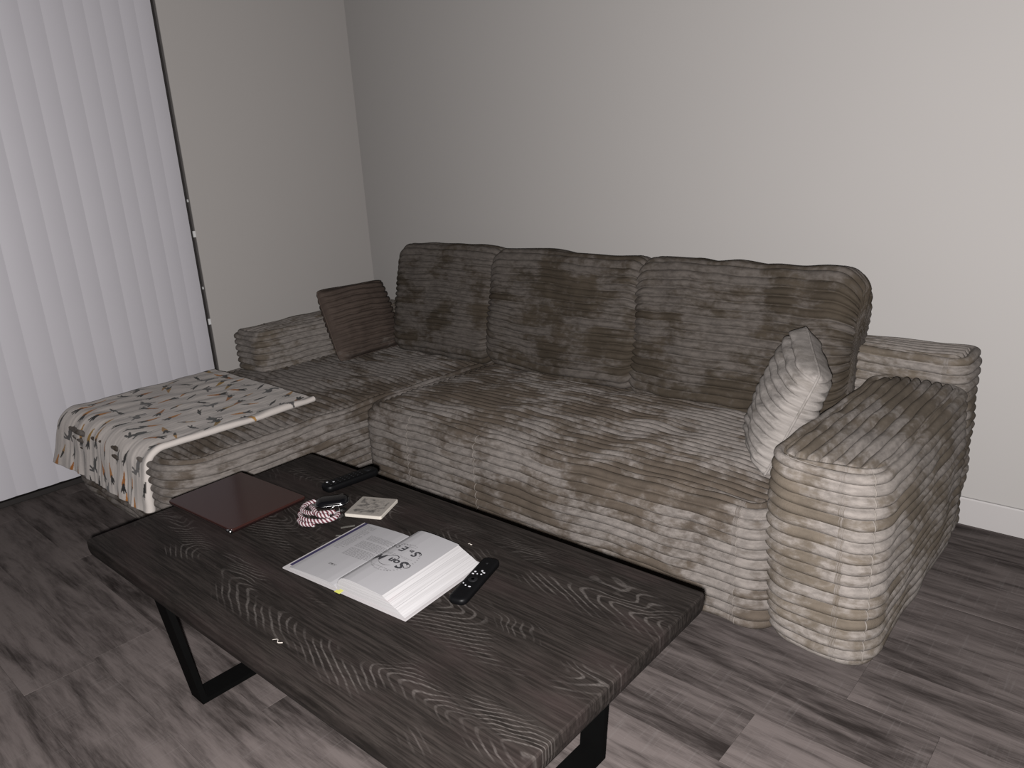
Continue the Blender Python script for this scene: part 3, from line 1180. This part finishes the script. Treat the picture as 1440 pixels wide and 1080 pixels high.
def print_bars(bars, pf, mat, parent, name):
    mb = MB()
    for (u0, u1, v0, v1) in bars:
        k = max(1, int(abs(u1 - u0) / .01))
        us = np.linspace(u0, u1, k + 1)
        V = [bk(u, v, height(pf, u) + .0019) for v in (v0, v1) for u in us]
        mb.add(V, [(i, i + 1, k + 2 + i, k + 1 + i) for i in range(k)])
    return mb.build(name, mat, parent)


def words(u0, u1, v0, v1, pitch, thick, r, fill=1.0):
    out = []
    v = v0
    while v < v1:
        u = u0
        end = u1 - (r.random() * .02 if r.random() < .3 else 0)
        while u < end:
            w = r.uniform(.004, .011)
            if r.random() < fill:
                out.append((u, min(u + w, end), v, v + thick))
            u += w + .0018
        v += pitch
    return out


r = random.Random(3)
bars = []
bars += words(.034, .062, .112, .225, .0042, .0016, r)
for v0, v1 in ((.098, .128), (.136, .164), (.172, .190)):
    bars += words(.078, .160, v0, v1, .0042, .0018, r)
print_bars(bars, ltop, M['ink_pale'], pl_, 'printed_text')
print_bars(words(.088, .112, .050, .056, .0035, .0016, r) + [(.093, .101, .0525, .0555)], ltop, M['ink_grey'], pl_, 'handwritten_note')
ring = []
for i in range(46):
    a = i / 46 * 2 * math.pi
    if .9 < (a % (2 * math.pi)) < 1.3:
        continue
    u, v = .236 + .049 * math.cos(a), .117 + .056 * math.sin(a)
    if u < .184:
        continue
    ring.append((u - .0022, u + .0022, v - .001, v + .0011))
ring += words(.190, .275, .120, .126, .0042, .0013, r, .75)
ring += words(.214, .262, .066, .074, .0042, .0015, r, .85)
ring += words(.205, .250, .164, .172, .0042, .0015, r, .85)
print_bars(ring, rtop, M['ink_pale'], pr_, 'printed_ornament')


def lettering(txt, u, v, size, shear=.0, sx=1.0, bold=0.0, rot=0.0):
    cu = bpy.data.curves.new('lettering', 'FONT')
    cu.body = txt
    cu.size = size
    cu.offset = bold
    cu.shear = shear
    cu.resolution_u = 3
    tmp = bpy.data.objects.new('tmp', cu)
    COL.objects.link(tmp)
    dg = bpy.context.evaluated_depsgraph_get()
    me = bpy.data.meshes.new_from_object(tmp.evaluated_get(dg))
    bpy.data.objects.remove(tmp, do_unlink=True)
    V = np.array([vv.co[:] for vv in me.vertices])
    F = [tuple(p.vertices) for p in me.polygons]
    W = []
    for x, y, _ in V:
        x *= sx
        a, b_ = x * math.cos(rot) - y * math.sin(rot), x * math.sin(rot) + y * math.cos(rot)
        uu, vv_ = u - a, v - b_           # the reader sits on the sofa side: text runs towards the spine, upside down from here
        W.append(bk(uu, vv_, height(rtop, uu) + .0022))
    return obj('lettering', np.array(W), F, M['ink'], pr_, False)


lettering('S', .281, .113, .040, .15, 1.0, .0011)
lettering('on', .259, .109, .024, .1, 1.15, .0010)
lettering('M', .219, .111, .031, .2, 1.0, .0007)
lettering('i', .190, .110, .026, .1, 1.0, .0002)
lettering('S', .273, .158, .030, .15, 1.0, .0008)
lettering('in', .2545, .156, .014, .1, 1.1, .0006)
lettering('E', .236, .160, .029, .2, 1.0, .0007)
lettering('c', .213, .158, .022, .1, 1.0, .0002)
lettering('s', .198, .158, .020, .1, 1.0, .0001)


def flourish(pts, w):
    P = spline(pts, 10)
    mb = MB()
    T = np.gradient(P, axis=0)
    T /= np.linalg.norm(T, axis=1)[:, None]
    Nn = np.c_[-T[:, 1], T[:, 0]]
    V, F = [], []
    for i, (p, n_) in enumerate(zip(P, Nn)):
        ww = w * (.45 + .55 * math.sin(math.pi * i / (len(P) - 1)))
        for s_ in (1, -1):
            q = p + n_ * ww * s_
            V.append(bk(q[0], q[1], height(rtop, q[0]) + .0023))
    for i in range(len(P) - 1):
        F.append((2 * i, 2 * i + 1, 2 * i + 3, 2 * i + 2))
    obj('flourish', np.array(V), F, M['ink'], pr_, False)


# looping stroke between the two lines, and the curls of both capitals
flourish([(.205, .092), (.213, .104), (.224, .116), (.238, .121), (.246, .115), (.243, .107), (.234, .105)], .0010)
flourish([(.268, .104), (.276, .110), (.286, .108), (.288, .099), (.281, .094), (.276, .099)], .0011)
flourish([(.262, .150), (.270, .156), (.277, .152), (.275, .146)], .0009)
flourish([(.250, .086), (.240, .080), (.226, .080), (.215, .085)], .0006)

for k, (u, v, z, a, w, l, mt) in enumerate(((.190, -.006, .007, 0, .010, .012, 'flag_yellow'), (.183, -.005, .003, 0, .016, .008, 'flag_yellow'),
                                            (.262, BH - .006, .034, 0, .010, .007, 'cork'),
                                            (-.010, .165, .0012, .5, .014, .006, 'flag_clear'), (-.026, .208, .0012, .9, .034, .007, 'flag_clear'))):
    mb = MB()
    c_, s_ = math.cos(a), math.sin(a)
    V = []
    for dz in (0, .0006):
        for du, dv in ((-w / 2, -l / 2), (w / 2, -l / 2), (w / 2, l / 2), (-w / 2, l / 2)):
            V.append(bk(u + du * c_ - dv * s_, v + du * s_ + dv * c_, z + dz))
    mb.add(V, [(0, 3, 2, 1), (4, 5, 6, 7), (0, 1, 5, 4), (1, 2, 6, 5), (2, 3, 7, 6), (3, 0, 4, 7)])
    mb.build('page_flag', M[mt], book)

# crumbs of paper on the table
for (x, y, l, lab) in ((2.324, -2.115, .012, 'tiny white paper scrap on the table near its front edge'),
                       (2.361, -1.633, .005, 'tiny pale crumb on the table behind the open book')):
    P_ = spline([(x - l, y - l * .2, TH + .001), (x - l * .3, y + l * .35, TH + .002), (x + l * .4, y - l * .1, TH + .0015), (x + l, y + l * .4, TH + .001)], 4)
    V, F = tube_geo(P_, np.linspace(.0005, .0012, len(P_)), 5)
    tag(obj('paper_scrap', V, F, M['scrap']), lab, 'scrap')

# ------------------------------------------------------------------ blanket over the chaise end
BX0, BX1 = .165, .950
LT = .86


def blanket_path(t):
    """t metres from the far edge -> y, z, normal(y,z)"""
    flat = .610
    R = .066
    if t < flat:
        return -1.098 - t, 0.0, (0, 1)
    a = (t - flat) / R
    amax = math.radians(82)
    if a < amax:
        return -1.098 - flat - R * math.sin(a), -R * (1 - math.cos(a)), (-math.sin(a), math.cos(a))
    e = t - flat - R * amax
    return (-1.098 - flat - R * math.sin(amax) - e * math.cos(amax), -R * (1 - math.cos(amax)) - e * math.sin(amax), (-math.sin(amax), math.cos(amax)))


def seg_d(P, a, b_):
    a, b_ = np.array(a), np.array(b_)
    d = b_ - a
    t = np.clip(((P - a) @ d) / (d @ d), 0, 1)
    return np.linalg.norm(P - a - t[:, None] * d, axis=1), t


def paint(S):
    """block-printed carrots, hares and sprigs on white muslin"""
    C = np.tile(np.array([.55, .505, .475]), (len(S), 1))
    rr_ = random.Random(11)
    orange = [(.42, .16, .02), (.30, .17, .03), (.36, .19, .05), (.34, .12, .02)]
    black = (.012, .0115, .011)

    def stamp(mask, col):
        C[mask] = np.array(col)

    sites = []
    nx, ny = 9, 11
    for j in range(ny):
        for i in range(nx):
            sites.append((( i + .5 + (.25 if j % 2 else -.25) + rr_.uniform(-.2, .2)) * .80 / nx, (j + .5 + rr_.uniform(-.22, .22)) * .90 / ny, j, i))
    for (x, t, j, i) in sites:
        near = (np.abs(S[:, 0] - x) < .07) & (np.abs(S[:, 1] - t) < .07)
        idx = np.where(near)[0]
        if not len(idx):
            continue
        a = rr_.uniform(0, 6.28) if t < .6 else math.pi / 2 + rr_.uniform(-.5, .5)
        L = (1.0 if (i * 2 + j * 3) % 7 == 5 else .68) * np.c_[(S[idx, 0] - x) * math.cos(a) + (S[idx, 1] - t) * math.sin(a), -(S[idx, 0] - x) * math.sin(a) + (S[idx, 1] - t) * math.cos(a)]
        kind = (i * 2 + j * 3) % 7
        if kind in (0, 2, 4):               # carrot
            d, q = seg_d(L, (-.026, .0), (.006, .001))
            stamp(idx[d < .0018 + .0052 * q], orange[rr_.randrange(4)])
            for e in ((.026, .008), (.028, -.001), (.024, -.009)):
                d, q = seg_d(L, (.008, 0), e)
                stamp(idx[d < .0042 - .0018 * q], black)
        elif kind == 5:                     # hare
            d = np.minimum.reduce([np.hypot(L[:, 0] / .024, L[:, 1] / .0135), np.hypot((L[:, 0] - .026) / .011, (L[:, 1] - .008) / .009)])
            m = d < 1
            for e0, e1 in (((.028, .012), (.018, .036)), ((.032, .012), (.034, .036)), ((-.012, -.008), (-.03, -.02)), ((.014, -.008), (.03, -.02))):
                d2, _ = seg_d(L, e0, e1)
                m |= d2 < .004
            g_ = rr_.choice([(.085, .08, .08), (.12, .115, .115), (.06, .06, .06)])
            stamp(idx[m], g_)
        elif kind in (1, 3):                # dark sprig
            d, q = seg_d(L, (-.022, -.002), (.022, .003))
            stamp(idx[d < .0016 + .0034 * np.sin(q * math.pi) ** 2], black)
            d, q = seg_d(L, (.004, 0), (.016, .010))
            stamp(idx[d < .0017], black)
        else:                               # slim carrot
            d, q = seg_d(L, (-.022, .0), (.004, .0))
            stamp(idx[d < .0012 + .0034 * q], orange[rr_.randrange(4)])
            d, q = seg_d(L, (.004, 0), (.022, .002))
            stamp(idx[d < .0038 - .002 * q], black)
    return C


us = []
wid = BX1 - BX0
NT, NB = 330, 30
top_u = np.linspace(0, wid, NT)
ts = np.linspace(0, LT, 360)
V, S = [], []
for t in ts:
    y, z, n = blanket_path(t)
    hang = max(0.0, (t - .58) / (LT - .58))
    rE = .0120 + .010 * max(0, hang - .35)             # folded edge gets fatter where it hangs
    row, rs = [], []
    for u in top_u:
        row.append((BX0 + u, 1.0, 0.0))
        rs.append((u, t))
    for k in range(1, 9):
        a = math.pi * k / 9
        row.append((BX1 + rE * math.sin(a), math.cos(a), 0))
        rs.append((wid + rE * a, t))
    for u in np.linspace(wid, 0, NB):
        row.append((BX0 + u, -1.0, 0))
        rs.append((u + .4, t + .3))
    row = np.array(row)
    thk = np.where(row[:, 0] > BX1 - .05, rE, rE) * row[:, 1]
    px = row[:, 0] + .012 * math.sin(t * 5.0) * (row[:, 0] - BX0) / wid - .018 * (1 - t / LT) * (row[:, 0] - BX1) / wid * -1
    top = (row[:, 1] > 0).astype(float)
    Q = np.c_[px, np.full(len(px), t)]
    wr = .0022 * sn(Q * np.array([1.0, .45]), 900, 12) + .0022 * sn(Q, 901, 8) + .0006 * sn(Q * np.array([1, .3]), 903, 34)
    wr += hang * (.0035 * np.sin(px * 44 + 2.0 * np.sin(px * 17)) + .0012 * np.sin(px * 119 + 3 * np.sin(px * 23)))
    edge_lift = .008 * np.clip((px - (BX1 - .03)) / .03, 0, 1) * (1 - hang)
    off = thk + wr * (.35 + .65 * top) + edge_lift
    ly = -.016 * hang * np.clip(1 - (px - BX0) / .14, 0, 1)
    Vr = np.c_[px - .05 * hang ** 1.5 * np.clip(1 - (px - BX0) / .10, 0, 1), y + n[0] * off + ly, .3745 + z + n[1] * off]
    V.append(Vr)
    S.append(np.array(rs))
nrow = len(V[0])
V = np.concatenate(V)
S = np.concatenate(S)
F = []
for i in range(len(ts) - 1):
    for j in range(nrow):
        j2 = (j + 1) % nrow
        F.append((i * nrow + j, (i + 1) * nrow + j, (i + 1) * nrow + j2, i * nrow + j2))
F.append(tuple(range(nrow)))
F.append(tuple((len(ts) - 1) * nrow + j for j in range(nrow))[::-1])
colr = paint(S) * ALB
mbk, nt, b = mat_new('printed_muslin')
g = G(nt)
wv = g.noise(g.pos(), 420, 2)
cl = g.attr('print').outputs['Color']
g.link(g.mix(g.math('MULTIPLY', wv, .03), cl, (.40, .37, .345)), b.inputs['Base Color'])
b.inputs['Roughness'].default_value = .9
b.inputs['Specular IOR Level'].default_value = .1
b.inputs['Sheen Weight'].default_value = .04
g.bump(g.math('ADD', wv, g.noise(g.mapping(g.pos(), (60, 22, 60)), 1.0, 3)), .35, .002, b)
tag(obj('muslin_blanket', V, F, mbk, None, True, {'print': colr}),
    'folded white muslin blanket printed with carrots and grey hares over the chaise end', 'blanket')
